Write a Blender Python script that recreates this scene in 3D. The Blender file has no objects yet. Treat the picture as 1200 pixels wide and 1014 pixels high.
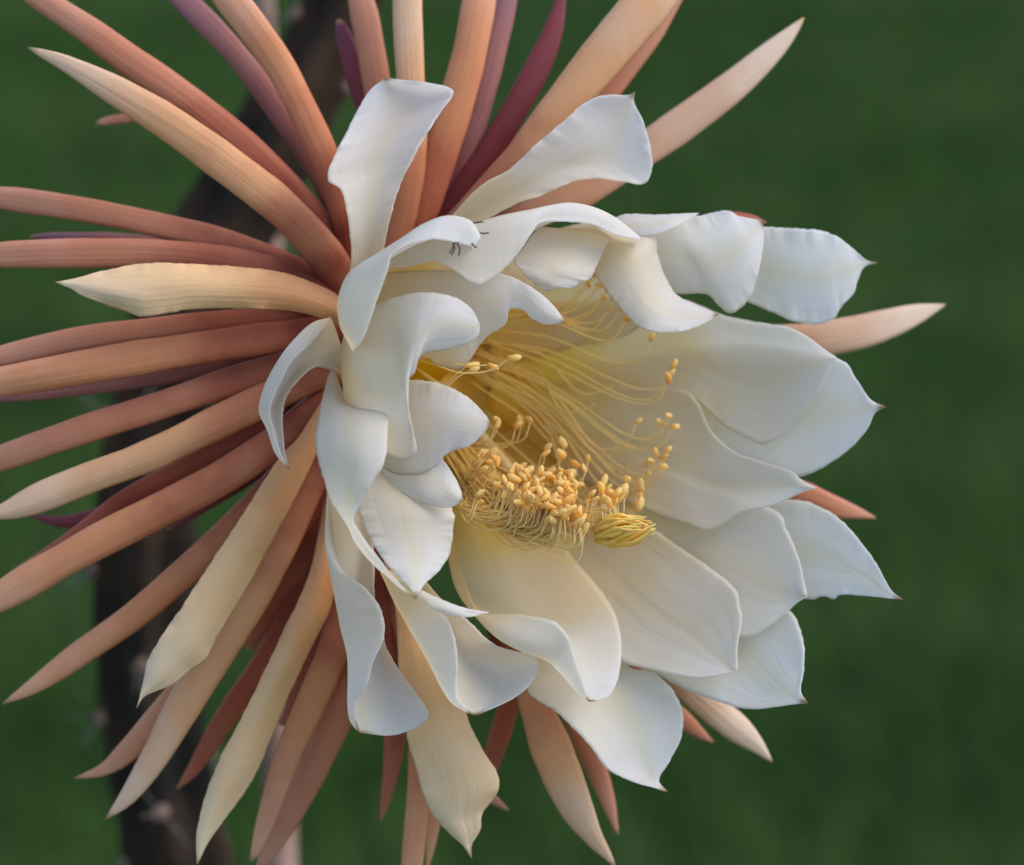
import bpy, math, random
import numpy as np
from mathutils import Vector, Matrix

random.seed(7)
rng = np.random.default_rng(7)
S = bpy.context.scene
COL = S.collection

# ------------------------------------------------------------------ camera
PITCH = math.radians(18)
DIST = 1.0                       # metres from lens to the flower
MM = 0.00025                     # one photo pixel at the flower is a quarter millimetre
FWD = np.array([0, math.cos(PITCH), -math.sin(PITCH)])
UP = np.array([0, math.sin(PITCH), math.cos(PITCH)])
RT = np.array([1.0, 0, 0])
PIV = np.array([0, 0, 1.10])
CAM = PIV - FWD * DIST

cd = bpy.data.cameras.new('camera')
cam = bpy.data.objects.new('camera', cd)
COL.objects.link(cam)
cam.location = CAM
cam.rotation_euler = (math.radians(90) - PITCH, 0, 0)
cd.sensor_width = 36
cd.sensor_fit = 'HORIZONTAL'
cd.lens = 36 * DIST / (1200 * MM)
cd.clip_start = 0.01
cd.clip_end = 500
cd.dof.use_dof = True
cd.dof.focus_distance = DIST - 0.024
cd.dof.aperture_fstop = 6.2
S.camera = cam

# ------------------------------------------------------------------ light
SUN_EL, SUN_AZ = 50, 98          # azimuth measured clockwise from +Y (north)
w = bpy.data.worlds.new('World')
S.world = w
w.use_nodes = True
nt = w.node_tree
sky = nt.nodes.new('ShaderNodeTexSky')
sky.sky_type = 'NISHITA'
sky.sun_disc = False
sky.sun_elevation = math.radians(SUN_EL)
sky.sun_rotation = math.radians(SUN_AZ)
sky.dust_density = 0.6
bg = nt.nodes['Background']
bg.inputs['Strength'].default_value = 0.15
nt.links.new(sky.outputs[0], bg.inputs['Color'])
sl = bpy.data.lights.new('sun', 'SUN')
sl.energy = 1.7
sl.angle = math.radians(40)
sl.color = (1.0, 0.90, 0.77)
so = bpy.data.objects.new('sun', sl)
COL.objects.link(so)
el, az = math.radians(SUN_EL), math.radians(SUN_AZ)
sd = Vector((math.sin(az) * math.cos(el), math.cos(az) * math.cos(el), math.sin(el)))
so.rotation_euler = sd.to_track_quat('Z', 'Y').to_euler()
S.view_settings.view_transform = 'Standard'
S.view_settings.look = 'None'
S.view_settings.exposure = 0.93
S.view_settings.gamma = 1.0
S.render.engine = 'CYCLES'
S.cycles.max_bounces = 10
S.cycles.diffuse_bounces = 5
S.cycles.transmission_bounces = 8

# ------------------------------------------------------------------ helpers
def P(a):
    """(photo x, photo y, millimetres towards the lens) -> world points"""
    a = np.asarray(a, float)
    t = DIST - a[..., 2:3] * 0.001
    x = (a[..., 0:1] - 600) * MM * t / DIST
    y = (507 - a[..., 1:2]) * MM * t / DIST
    return CAM + FWD * t + RT * x + UP * y

def catmull(pts, s):
    """Catmull-Rom through pts (n,k) at parameters s in 0..n-1"""
    pts = np.asarray(pts, float)
    n = len(pts)
    e = np.vstack([2 * pts[0] - pts[1], pts, 2 * pts[-1] - pts[-2]])
    i = np.clip(np.floor(s).astype(int), 0, n - 2)
    f = (s - i)[:, None]
    p0, p1, p2, p3 = e[i], e[i + 1], e[i + 2], e[i + 3]
    return 0.5 * (2 * p1 + (p2 - p0) * f + (2 * p0 - 5 * p1 + 4 * p2 - p3) * f**2
                  + (3 * p1 - p0 - 3 * p2 + p3) * f**3)

def resample(pts, n):
    """arc-length resample of a polyline through a centripetal-ish spline"""
    pts = np.asarray(pts, float)
    fine = catmull(pts, np.linspace(0, len(pts) - 1, 40 * (len(pts) - 1) + 1))
    seg = np.linalg.norm(np.diff(fine[:, :2], axis=0), axis=1)
    c = np.concatenate([[0], np.cumsum(seg)])
    c /= c[-1]
    q = np.linspace(0, 1, n)
    return np.stack([np.interp(q, c, fine[:, k]) for k in range(fine.shape[1])], 1)

def prof(vals, v):
    vals = np.atleast_1d(np.asarray(vals, float))
    if len(vals) == 1:
        return np.full_like(v, vals[0])
    return catmull(vals[:, None], v * (len(vals) - 1))[:, 0]

def wob(v, freq, seed):
    r = np.random.default_rng(seed)
    o = np.zeros_like(v)
    for k in range(4):
        o += np.sin(v * freq * (1 + 0.6 * k) * 2 * math.pi + r.uniform(0, 6.28)) * r.uniform(.4, 1) / (1 + .6 * k)
    return o / 2

def mesh_obj(name, verts, faces, mat, parent=None, uv=None, smooth=True, origin=None):
    me = bpy.data.meshes.new(name)
    verts = np.asarray(verts, float)
    if origin is not None:
        verts = verts - origin
    me.from_pydata(verts.tolist(), [], faces)
    if uv is not None:
        l = me.uv_layers.new(name='UVMap')
        idx = np.zeros(len(me.loops), int)
        me.loops.foreach_get('vertex_index', idx)
        l.data.foreach_set('uv', np.asarray(uv, float)[idx].ravel())
    if smooth:
        me.polygons.foreach_set('use_smooth', [True] * len(me.polygons))
    me.materials.append(mat)
    o = bpy.data.objects.new(name, me)
    COL.objects.link(o)
    if parent:
        o.parent = parent
    return o

def grid_faces(n, m, wrap=False):
    f = []
    for i in range(n - 1):
        for j in range(m if wrap else m - 1):
            k = (j + 1) % m
            f.append((i * m + j, i * m + k, (i + 1) * m + k, (i + 1) * m + j))
    return f

def tube(pts, rad, sides=6, caps=True):
    """world-space tube -> verts, faces, uv"""
    pts = np.asarray(pts, float)
    n = len(pts)
    rad = np.broadcast_to(np.asarray(rad, float), (n,))
    T = np.gradient(pts, axis=0)
    T /= np.linalg.norm(T, axis=1)[:, None] + 1e-12
    ref = np.array([0.13, -0.9, 0.4])
    V, U = [], []
    for i in range(n):
        a = np.cross(T[i], ref); a /= np.linalg.norm(a) + 1e-12
        b = np.cross(T[i], a)
        for j in range(sides):
            t = 2 * math.pi * j / sides
            V.append(pts[i] + rad[i] * (a * math.cos(t) + b * math.sin(t)))
            U.append((j / sides, i / (n - 1)))
    F = grid_faces(n, sides, True)
    if caps:
        F.append(tuple(range(sides))[::-1])
        F.append(tuple((n - 1) * sides + j for j in range(sides)))
    return V, F, U

def empty(name, loc):
    o = bpy.data.objects.new(name, None)
    o.empty_display_size = 0.02
    COL.objects.link(o)
    o.location = loc
    return o

def tag(o, label=None, cat=None, group=None, kind=None):
    if label: o['label'] = label
    if cat: o['category'] = cat
    if group: o['group'] = group
    if kind: o['kind'] = kind

# ------------------------------------------------------------------ materials
def new_mat(name):
    m = bpy.data.materials.new(name)
    m.use_nodes = True
    t = m.node_tree
    b = t.nodes['Principled BSDF']
    return m, t, b, t.nodes['Material Output']

def ramp(t, stops, inp):
    r = t.nodes.new('ShaderNodeValToRGB')
    r.color_ramp.interpolation = 'EASE'
    e = r.color_ramp.elements
    while len(e) < len(stops):
        e.new(0.5)
    for k, (p, c) in enumerate(stops):
        e[k].position = p
        e[k].color = (*c, 1)
    t.links.new(inp, r.inputs[0])
    return r

def tissue(name, stops, trans=0.35, rough=0.5, vein=1.0, mott=0.10, streak=None, spec=0.25, tcol=(1, .965, .90), tip=(.42, .27, .12), grain=.22, speck=.0, crease=.15, rnd=0):
    """thin plant tissue: colour runs along the uv's v, fine veins run along it too"""
    m, t, b, out = new_mat(name)
    L = t.links.new
    uv = t.nodes.new('ShaderNodeUVMap')
    sep = t.nodes.new('ShaderNodeSeparateXYZ'); L(uv.outputs[0], sep.inputs[0])
    # uneven pigment: shift the ramp with noise
    tc = t.nodes.new('ShaderNodeTexCoord')
    n0 = t.nodes.new('ShaderNodeTexNoise'); n0.inputs['Scale'].default_value = 55; n0.inputs['Detail'].default_value = 4
    L(tc.outputs['Object'], n0.inputs['Vector'])
    ma = t.nodes.new('ShaderNodeMath'); ma.operation = 'MULTIPLY_ADD'
    ma.inputs[1].default_value = mott * 2; ma.inputs[2].default_value = -mott
    L(n0.outputs[0], ma.inputs[0])
    ad = t.nodes.new('ShaderNodeMath'); ad.operation = 'ADD'
    L(sep.outputs['Y'], ad.inputs[0]); L(ma.outputs[0], ad.inputs[1])
    if rnd:
        oi = t.nodes.new('ShaderNodeObjectInfo')
        m5 = t.nodes.new('ShaderNodeMath'); m5.operation = 'MULTIPLY_ADD'; m5.inputs[1].default_value = rnd
        L(oi.outputs['Random'], m5.inputs[0]); L(ad.outputs[0], m5.inputs[2])
        ad = m5
    r = ramp(t, stops, ad.outputs[0])
    col = r.outputs[0]
    # veins
    mp = t.nodes.new('ShaderNodeMapping'); mp.inputs['Scale'].default_value = (38, 2.2, 1)
    L(uv.outputs[0], mp.inputs['Vector'])
    ob = t.nodes.new('ShaderNodeObjectInfo')
    add = t.nodes.new('ShaderNodeVectorMath'); add.operation = 'ADD'
    L(mp.outputs[0], add.inputs[0])
    cmb = t.nodes.new('ShaderNodeCombineXYZ')
    sc = t.nodes.new('ShaderNodeMath'); sc.operation = 'MULTIPLY'; sc.inputs[1].default_value = 40
    L(ob.outputs['Random'], sc.inputs[0]); L(sc.outputs[0], cmb.inputs['Z']); L(cmb.outputs[0], add.inputs[1])
    nv = t.nodes.new('ShaderNodeTexNoise'); nv.inputs['Scale'].default_value = 1; nv.inputs['Detail'].default_value = 3
    L(add.outputs[0], nv.inputs['Vector'])
    hs = t.nodes.new('ShaderNodeMix'); hs.data_type = 'RGBA'; hs.blend_type = 'MULTIPLY'
    hs.inputs['Factor'].default_value = 0.16 * vein
    rr = ramp(t, [(0.3, (.82, .72, .55)), (0.6, (1, 1, 1))], nv.outputs[0])
    L(col, hs.inputs['A']); L(rr.outputs[0], hs.inputs['B'])
    col = hs.outputs['Result']
    if streak:
        sb = t.nodes.new('ShaderNodeMath'); sb.operation = 'SUBTRACT'; sb.inputs[1].default_value = 0.5
        L(sep.outputs['X'], sb.inputs[0])
        ab = t.nodes.new('ShaderNodeMath'); ab.operation = 'ABSOLUTE'; L(sb.outputs[0], ab.inputs[0])
        mr = t.nodes.new('ShaderNodeMapRange')
        mr.inputs['From Min'].default_value = 0.0; mr.inputs['From Max'].default_value = 0.22
        mr.inputs['To Min'].default_value = 0.45; mr.inputs['To Max'].default_value = 0.0
        L(ab.outputs[0], mr.inputs['Value'])
        m2 = t.nodes.new('ShaderNodeMath'); m2.operation = 'MULTIPLY'
        L(mr.outputs[0], m2.inputs[0]); L(nv.outputs[0], m2.inputs[1])
        ms = t.nodes.new('ShaderNodeMix'); ms.data_type = 'RGBA'
        ms.inputs['B'].default_value = (*streak, 1)
        L(m2.outputs[0], ms.inputs['Factor']); L(col, ms.inputs['A'])
        col = ms.outputs['Result']
    n2 = t.nodes.new('ShaderNodeTexNoise'); n2.inputs['Scale'].default_value = 900; n2.inputs['Detail'].default_value = 3
    L(tc.outputs['Object'], n2.inputs['Vector'])
    if speck:
        sr = ramp(t, [(.34, (.55, .42, .36)), (.5, (1, 1, 1)), (.72, (1.12, 1.10, 1.08))], n2.outputs[0])
        sk = t.nodes.new('ShaderNodeMix'); sk.data_type = 'RGBA'; sk.blend_type = 'MULTIPLY'; sk.inputs['Factor'].default_value = speck
        L(col, sk.inputs['A']); L(sr.outputs[0], sk.inputs['B']); col = sk.outputs['Result']
    if tip:      # dry brownish point
        tr_ = t.nodes.new('ShaderNodeMapRange')
        tr_.inputs['From Min'].default_value = .972; tr_.inputs['From Max'].default_value = 1.0
        L(sep.outputs['Y'], tr_.inputs['Value'])
        tm = t.nodes.new('ShaderNodeMix'); tm.data_type = 'RGBA'; tm.inputs['B'].default_value = (*tip, 1)
        L(tr_.outputs[0], tm.inputs['Factor']); L(col, tm.inputs['A']); col = tm.outputs['Result']
    L(col, b.inputs['Base Color'])
    b.inputs['Roughness'].default_value = rough
    b.inputs['Specular IOR Level'].default_value = spec
    # relief
    mp3 = t.nodes.new('ShaderNodeMapping'); mp3.inputs['Scale'].default_value = (7, 1.7, 1)
    L(uv.outputs[0], mp3.inputs['Vector'])
    ad3 = t.nodes.new('ShaderNodeVectorMath'); ad3.operation = 'ADD'; L(mp3.outputs[0], ad3.inputs[0]); L(cmb.outputs[0], ad3.inputs[1])
    n3 = t.nodes.new('ShaderNodeTexNoise'); n3.inputs['Scale'].default_value = 1; n3.inputs['Detail'].default_value = 2
    n3.inputs['Distortion'].default_value = .4
    L(ad3.outputs[0], n3.inputs['Vector'])
    b0 = t.nodes.new('ShaderNodeBump'); b0.inputs['Strength'].default_value = crease; b0.inputs['Distance'].default_value = 0.003
    L(n3.outputs[0], b0.inputs['Height'])
    b1 = t.nodes.new('ShaderNodeBump'); b1.inputs['Strength'].default_value = 0.10 * vein; b1.inputs['Distance'].default_value = 0.0004
    L(nv.outputs[0], b1.inputs['Height']); L(b0.outputs[0], b1.inputs['Normal'])
    b2 = t.nodes.new('ShaderNodeBump'); b2.inputs['Strength'].default_value = grain; b2.inputs['Distance'].default_value = 0.0003
    L(n2.outputs[0], b2.inputs['Height']); L(b1.outputs[0], b2.inputs['Normal'])
    L(b2.outputs[0], b.inputs['Normal'])
    if trans > 0:
        tr = t.nodes.new('ShaderNodeBsdfTranslucent')
        mc = t.nodes.new('ShaderNodeMix'); mc.data_type = 'RGBA'; mc.blend_type = 'MULTIPLY'
        mc.inputs['Factor'].default_value = 1; mc.inputs['B'].default_value = (*tcol, 1)
        L(col, mc.inputs['A']); L(mc.outputs['Result'], tr.inputs['Color'])
        mx = t.nodes.new('ShaderNodeMixShader'); mx.inputs[0].default_value = trans
        L(b.outputs[0], mx.inputs[1]); L(tr.outputs[0], mx.inputs[2]); L(mx.outputs[0], out.inputs[0])
    return m

WHITE = (.875, .872, .89)
M_petal = tissue('white_petal', [(0, (.88, .62, .07)), (.16, (.86, .66, .17)), (.38, (.85, .77, .58)), (.62, (.87, .845, .80)), (.88, WHITE)],
                 trans=.68, vein=.55, streak=(.82, .74, .42))
M_cream = tissue('cream_tepal', [(0, (.38, .11, .045)), (.25, (.66, .32, .14)), (.6, (.82, .53, .27)), (1, (.84, .66, .45))], trans=.25, mott=.2, vein=.8)
SEP = {
    'salmon': [(0, (0.204, 0.0354, 0.0181)), (.22, (0.38, 0.102, 0.0539)), (.6, (0.543, 0.206, 0.113)), (1, (0.598, 0.285, 0.187))],
    'orange': [(0, (0.242, 0.0413, 0.0203)), (.22, (0.445, 0.124, 0.0608)), (.6, (0.632, 0.253, 0.116)), (1, (0.7, 0.362, 0.221))],
    'tan': [(0, (0.277, 0.0569, 0.0284)), (.22, (0.504, 0.179, 0.0901)), (.55, (0.689, 0.351, 0.169)), (1, (0.722, 0.491, 0.339))],
    'pale': [(0, (.34, .12, .07)), (.3, (.54, .27, .16)), (.65, (.64, .40, .27)), (1, (.74, .56, .43))],
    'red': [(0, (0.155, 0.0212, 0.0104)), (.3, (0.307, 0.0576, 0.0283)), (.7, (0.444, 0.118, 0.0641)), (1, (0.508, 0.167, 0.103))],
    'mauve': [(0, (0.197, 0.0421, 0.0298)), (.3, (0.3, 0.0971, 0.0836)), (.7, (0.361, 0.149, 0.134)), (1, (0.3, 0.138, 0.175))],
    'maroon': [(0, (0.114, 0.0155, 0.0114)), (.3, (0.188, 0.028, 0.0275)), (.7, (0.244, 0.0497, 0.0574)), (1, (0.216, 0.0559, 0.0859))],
}
M_sep = {k: tissue('sepal_' + k, s, trans=.22, rough=.55, vein=.55, mott=.34, spec=.22, speck=0, grain=.25) for k, s in SEP.items()}
M_tube = tissue('floral_tube_skin', [(0, (.24, .20, .05)), (.6, (.48, .38, .05)), (.85, (.88, .60, .05)), (1, (.90, .64, .08))], trans=.6, mott=.05)
M_fil = tissue('filament', [(0, (.97, .80, .26)), (.5, (.97, .86, .48)), (1, (.97, .88, .58))], trans=.6, vein=0, tcol=(1, .9, .6), tip=None, crease=0)
M_ant = tissue('pollen', [(0, (.95, .53, .11)), (.6, (.98, .66, .17)), (1, (.98, .77, .33))], trans=.5, vein=.5, rough=.8, tip=None, grain=.5, crease=0, rnd=.7)
M_style = tissue('style', [(0, (.80, .60, .25)), (1, (.82, .55, .26))], trans=.25, vein=.4, tip=None, crease=0)
M_stig = tissue('stigma', [(0, (.88, .56, .12)), (.5, (.95, .60, .11)), (1, (.96, .70, .20))], trans=.2, vein=.6, tip=None, grain=.6, crease=0)

def simple(name, c1, c2, scale, rough=.7, bump=.4, dist=.002, detail=5):
    m, t, b, out = new_mat(name)
    L = t.links.new
    tc = t.nodes.new('ShaderNodeTexCoord')
    n = t.nodes.new('ShaderNodeTexNoise'); n.inputs['Scale'].default_value = scale; n.inputs['Detail'].default_value = detail
    L(tc.outputs['Object'], n.inputs['Vector'])
    r = ramp(t, [(.35, c1), (.65, c2)], n.outputs[0])
    L(r.outputs[0], b.inputs['Base Color'])
    b.inputs['Roughness'].default_value = rough
    b.inputs['Specular IOR Level'].default_value = .3
    bp = t.nodes.new('ShaderNodeBump'); bp.inputs['Strength'].default_value = bump; bp.inputs['Distance'].default_value = dist
    L(n.outputs[0], bp.inputs['Height']); L(bp.outputs[0], b.inputs['Normal'])
    return m, t, b

# ------------------------------------------------------------------ lawn
M_soil, _, _ = simple('lawn_soil', (.022, .040, .012), (.040, .072, .020), 3.0, .95, .6, .02)
m, t, b, out = new_mat('grass_blade')
L = t.links.new
g = t.nodes.new('ShaderNodeNewGeometry')
n = t.nodes.new('ShaderNodeTexNoise'); n.inputs['Scale'].default_value = 1.6; n.inputs['Detail'].default_value = 3
mpg = t.nodes.new('ShaderNodeMapping'); mpg.inputs['Scale'].default_value = (.22, 1.5, 1)
L(g.outputs['Position'], mpg.inputs['Vector']); L(mpg.outputs[0], n.inputs['Vector'])
r = ramp(t, [(.32, (.032, .074, .016)), (.5, (.050, .106, .023)), (.68, (.082, .138, .038))], n.outputs[0])
L(r.outputs[0], b.inputs['Base Color'])
b.inputs['Roughness'].default_value = .9
b.inputs['Specular IOR Level'].default_value = .03
M_grass = m

R = 40.0
gr = mesh_obj('ground', [(-R, -R, 0), (R, -R, 0), (R, R, 0), (-R, R, 0)], [(0, 1, 2, 3)], M_soil, smooth=False)
tag(gr, 'dark soil of the lawn far behind the flower', 'ground', kind='structure')
NB = 110000
yy = 0.9 + 9.5 * rng.random(NB) ** 1.25
xx = (rng.random(NB) - .5) * 2 * (0.45 + 0.26 * yy)
hh = rng.uniform(.03, .065, NB); an = rng.uniform(0, 2 * math.pi, NB); le = rng.uniform(.1, .8, NB)
wd = rng.uniform(.0018, .0034, NB) * (1 + yy * .18)
ca, sa = np.cos(an), np.sin(an); lb = rng.uniform(0, 2 * math.pi, NB)
tip = np.stack([xx + hh * le * np.cos(lb), yy + hh * le * np.sin(lb), hh], 1)
b0 = np.stack([xx - ca * wd, yy - sa * wd, np.full(NB, -.002)], 1)
b1 = np.stack([xx + ca * wd, yy + sa * wd, np.full(NB, -.002)], 1)
gv = np.concatenate([b0, b1, tip]).tolist()
gf = [(i, i + NB, i + 2 * NB) for i in range(NB)]
go = mesh_obj('lawn_grass', gv, gf, M_grass, smooth=False)
tag(go, 'short mown green grass blurred behind the flower', 'grass', kind='stuff')

# ------------------------------------------------------------------ cactus stem behind the flower
M_stem, t, b = simple('stem_bark', (.003, .0026, .002), (.036, .019, .009), 22, .95, .6, .003)
L = t.links.new
tc = t.nodes.new('ShaderNodeTexCoord')
nl = t.nodes.new('ShaderNodeTexNoise'); nl.inputs['Scale'].default_value = 9; nl.inputs['Detail'].default_value = 7; nl.inputs['Roughness'].default_value = .65
L(tc.outputs['Object'], nl.inputs['Vector'])
mk = t.nodes.new('ShaderNodeMapRange'); mk.inputs['From Min'].default_value = .56; mk.inputs['From Max'].default_value = .70
L(nl.outputs[0], mk.inputs['Value'])
mx = t.nodes.new('ShaderNodeMix'); mx.data_type = 'RGBA'
src = b.inputs['Base Color'].links[0].from_socket
L(src, mx.inputs['A']); mx.inputs['B'].default_value = (.070, .058, .056, 1); L(mk.outputs[0], mx.inputs['Factor'])
L(mx.outputs['Result'], b.inputs['Base Color'])
M_wool, _, _ = simple('areole_wool', (.12, .075, .055), (.24, .15, .12), 300, .95, .8, .001)
M_spine, _, _ = simple('spine', (.09, .085, .07), (.16, .15, .13), 200, .6, .1, .0005)

DS = -225
stem_c = [(452, -120, 84), (415, -30, 90), (382, 50, 96), (342, 132, 112), (298, 212, 120), (245, 305, 124), (207, 400, 124),
          (185, 500, 122), (172, 620, 128), (174, 760, 128), (188, 896, 126), (213, 1014, 132), (235, 1110, 134)]
sc_ = resample(np.array(stem_c, float), 70)
cl = P(np.column_stack([sc_[:, :2], np.full(70, DS)]))
stem_root = empty('climbing_cactus', cl[-1])
tag(stem_root, 'dark ribbed cactus stem with pale spiny areoles behind the flower', 'cactus')
SO = cl[-1]
T = np.gradient(cl, axis=0); T /= np.linalg.norm(T, axis=1)[:, None]
SEG = 40
V, U = [], []
ribs = 5
rib_pt = []
for i in range(70):
    a = np.cross(T[i], FWD); a /= np.linalg.norm(a); bb = np.cross(T[i], a)
    rr_ = sc_[i, 2] * .5 * MM * (1 - DS * .001)
    row = []
    for j in range(SEG):
        th = 2 * math.pi * j / SEG
        k = 0.80 + 0.20 * math.cos(ribs * (th - .35)) + .02 * math.sin(i * 1.3 + 3 * th)
        V.append(cl[i] + rr_ * k * (a * math.cos(th) + bb * math.sin(th)))
        U.append((j / SEG, i / 69))
    rib_pt.append((a, bb, rr_))
F = grid_faces(70, SEG, True) + [tuple(range(SEG))[::-1], tuple(69 * SEG + j for j in range(SEG))]
mesh_obj('trunk', V, F, M_stem, stem_root, U, origin=SO)

def areole(i, th, n=4, size=.0036):
    a, bb, rr_ = rib_pt[i]
    nrm = a * math.cos(th) + bb * math.sin(th)
    c = cl[i] + nrm * rr_ * .985
    # woolly pad: lumpy half ball
    vv, ff = [], []
    NS, NR = 10, 6
    for p in range(NR):
        ph = math.pi * p / (NR - 1)
        for q in range(NS):
            tt = 2 * math.pi * q / NS
            k = size * random.uniform(.8, 1.15)
            vv.append(c + k * (nrm * .7 * math.cos(ph) + T[i] * math.sin(ph) * math.cos(tt) + np.cross(nrm, T[i]) * math.sin(ph) * math.sin(tt)))
    ar = mesh_obj('areole', vv, grid_faces(NR, NS, True), M_wool, stem_root, origin=SO)
    for s in range(n):
        d = nrm * random.uniform(.5, 1) + T[i] * random.uniform(-.9, .9) + np.cross(nrm, T[i]) * random.uniform(-.9, .9)
        d /= np.linalg.norm(d)
        ln = random.uniform(.012, .024)
        pv, pf, pu = tube([c + d * ln * q for q in (0, .5, 1)], [.0004, .0003, .00008], 5)
        mesh_obj('spine', pv, pf, M_spine, ar, pu, origin=SO)

def rib_angle(k):
    return .35 + 2 * math.pi * k / ribs
# which ribs face the lens: nrm . FWD < 0
for k in range(ribs):
    a, bb, _ = rib_pt[35]
    nrm = a * math.cos(rib_angle(k)) + bb * math.sin(rib_angle(k))
    if nrm @ FWD > .55:
        continue
    for i in range(3 + 3 * (k % 3), 68, 9):
        areole(i, rib_angle(k))

# slender pinkish stake beside the stem
M_cane, _, _ = simple('cane_wood', (.22, .13, .10), (.38, .25, .21), 30, .7, .4, .002)
DC = -265
cp = resample(np.array([(308, -80, 24), (314, 200, 30), (320, 500, 34), (323, 700, 37), (326, 860, 40), (330, 1110, 44)], float), 40)
cw = P(np.column_stack([cp[:, :2] + np.stack([wob(np.linspace(0, 1, 40), 2, 5) * 2, np.zeros(40)], 1), np.full(40, DC)]))
stake_root = empty('plant_stake', cw[-1])
tag(stake_root, 'slender pale pinkish cane standing beside the dark cactus stem', 'stake')
V, F, U = tube(cw, cp[:, 2] * .5 * MM * 1.2 * (1 + .04 * wob(np.linspace(0, 1, 40), 9, 3)), 14)
mesh_obj('cane', V, F, M_cane, stake_root, U, origin=cw[-1])
for q in (8, 19, 30):
    V, F, U = tube([cw[q] + (cw[q + 1] - cw[q]) * f for f in (-.3, -.1, .1, .3)],
                   [cp[q, 2] * .5 * MM * 1.2 * k for k in (1.0, 1.14, 1.14, 1.0)], 14)
    mesh_obj('node_ring', V, F, M_cane, stake_root, U, origin=cw[-1])

# ------------------------------------------------------------------ the flower
FO = P(np.array([395., 428., -60.]))
flower = empty('cactus_flower', FO)
tag(flower, 'large open white cactus flower with yellow stamens and radiating salmon sepals', 'flower')

# floral tube: throat funnel at the front, long scaly tube running back to the stem
ax0 = np.array([470., 428., -42.])
path = np.array([(235, 418, -215), (290, 416, -180), (345, 420, -130), (385, 427, -75), (420, 432, -52), (460, 438, -36), (490, 443, -27), (510, 448, -22)], float)
radm = np.array([9, 8.5, 8.5, 9, 10, 13.5, 20, 25]) * .001
tp = resample(np.column_stack([path, radm]), 40)
pw = P(tp[:, :3])
V, F, U = tube(pw, tp[:, 3], 36, caps=False)
ft = mesh_obj('floral_tube', V, F, M_tube, flower, U, origin=FO)
sm = ft.modifiers.new('thickness', 'SOLIDIFY'); sm.thickness = .0008; sm.offset = -1

NROW, NCOL = 92, 28
pcount = [0]
def finish_patch(name, X, mat, v0, ripple, seed, v1=1.0, thick=.0003):
    n, mcol = X.shape[:2]
    v = np.linspace(0, 1, n); u = np.linspace(0, 1, mcol)
    # margin ripple in depth, small dents in the blade
    env = np.clip(v * 3, 0, 1) * np.clip((1 - v) * 8, 0, 1)
    for side, sgn in ((0, 1), (1, -1)):
        e = wob(v, 3.2, seed * 2 + side) * ripple * env
        e2 = wob(v, 11, seed * 3 + side) * ripple * .45 * env
        prox = np.clip(1 - (u if side == 0 else 1 - u) / .3, 0, 1) ** 2
        X[:, :, 2] += (e + e2)[:, None] * prox[None, :]
        out = X[:, 0 if side == 0 else -1, :2] - X[:, mcol // 2, :2]
        out = out / (np.linalg.norm(out, axis=1)[:, None] + 4)
        jit = (wob(v, 9, seed * 5 + side) * .7 + wob(v, 26, seed * 7 + side) * .7) * env
        X[:, :, :2] += (jit[:, None] * out)[:, None, :] * (prox ** 2)[None, :, None]
    dent = wob(v, 1.4, seed + 50)[:, None] * np.sin(u * math.pi * 2 + seed)[None, :] * .6 * env[:, None]
    X[:, :, 2] += dent
    W = P(X.reshape(-1, 3))
    uv = np.stack([np.tile(u, n), np.repeat(v0 + (v1 - v0) * v, mcol)], 1)
    o = mesh_obj(name, W, grid_faces(n, mcol), mat, flower, uv, origin=FO)
    s = o.modifiers.new('thickness', 'SOLIDIFY'); s.thickness = thick; s.offset = 0
    return o

def bowl(x, y):
    r_ = np.hypot(x - 560, y - 440)
    return -40 + 44 * (r_ / 430) ** 1.5

def petal(Lp, Rp, dl, dr, bulge=0, mat=None, v0=0.0, ripple=1.0, v1=1.0, name='petal', cup=None):
    """blade between two traced margins, base to tip; dl/dr depth along each; bulge lifts the midline"""
    pcount[0] += 1
    n = NROW
    v = np.linspace(0, 1, n); u = np.linspace(0, 1, NCOL)
    l = resample(np.array(Lp, float), n); r_ = resample(np.array(Rp, float), n)
    l = np.column_stack([l[:, :2], prof(dl, v)]); r_ = np.column_stack([r_[:, :2], prof(dr, v)])
    X = l[:, None, :] * (1 - u)[None, :, None] + r_[:, None, :] * u[None, :, None]
    wpx = np.linalg.norm((l - r_)[:, :2], axis=1)
    lim = np.clip(wpx / (wpx.max() + 1e-6), 0, 1)
    X[:, :, 2] += (prof(bulge, v) * lim)[:, None] * (np.sin(u * math.pi) ** .9)[None, :]
    if cup is not None:      # lies against its neighbours along the common bowl of the flower
        rim = np.clip(v * 1.3 - .3, 0, 1)[:, None] * (np.abs(2 * u - 1) ** 3)[None, :]
        X[:, :, 2] = bowl(X[:, :, 0], X[:, :, 1]) + cup * ((.4 + .6 * v) if cup > -5 else np.ones_like(v))[:, None] + rim * .3 + prof(bulge, v)[:, None] * .15 * np.sin(u * math.pi)[None, :]
    return finish_patch(name, X, mat or M_petal, v0, ripple, pcount[0], v1)

def petal3(rails, depths, mat=None, v0=0.0, ripple=.6, name='petal', v1=1.0):
    """blade through three or more paired rails (a rolled petal: margin, crest, hidden side)"""
    pcount[0] += 1
    n, mc = NROW, 34
    s = np.linspace(0, len(rails[0]) - 1, n)
    v = np.linspace(0, 1, n)
    rr_ = [np.column_stack([catmull(np.array(a, float), s), prof(d, v)]) for a, d in zip(rails, depths)]
    K = len(rr_)
    X = np.zeros((n, mc, 3))
    su = np.linspace(0, K - 1, mc)
    for i in range(n):
        X[i] = catmull(np.array([q[i] for q in rr_]), su)
    return finish_patch(name, X, mat or M_petal, v0, ripple, pcount[0], v1)

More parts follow.
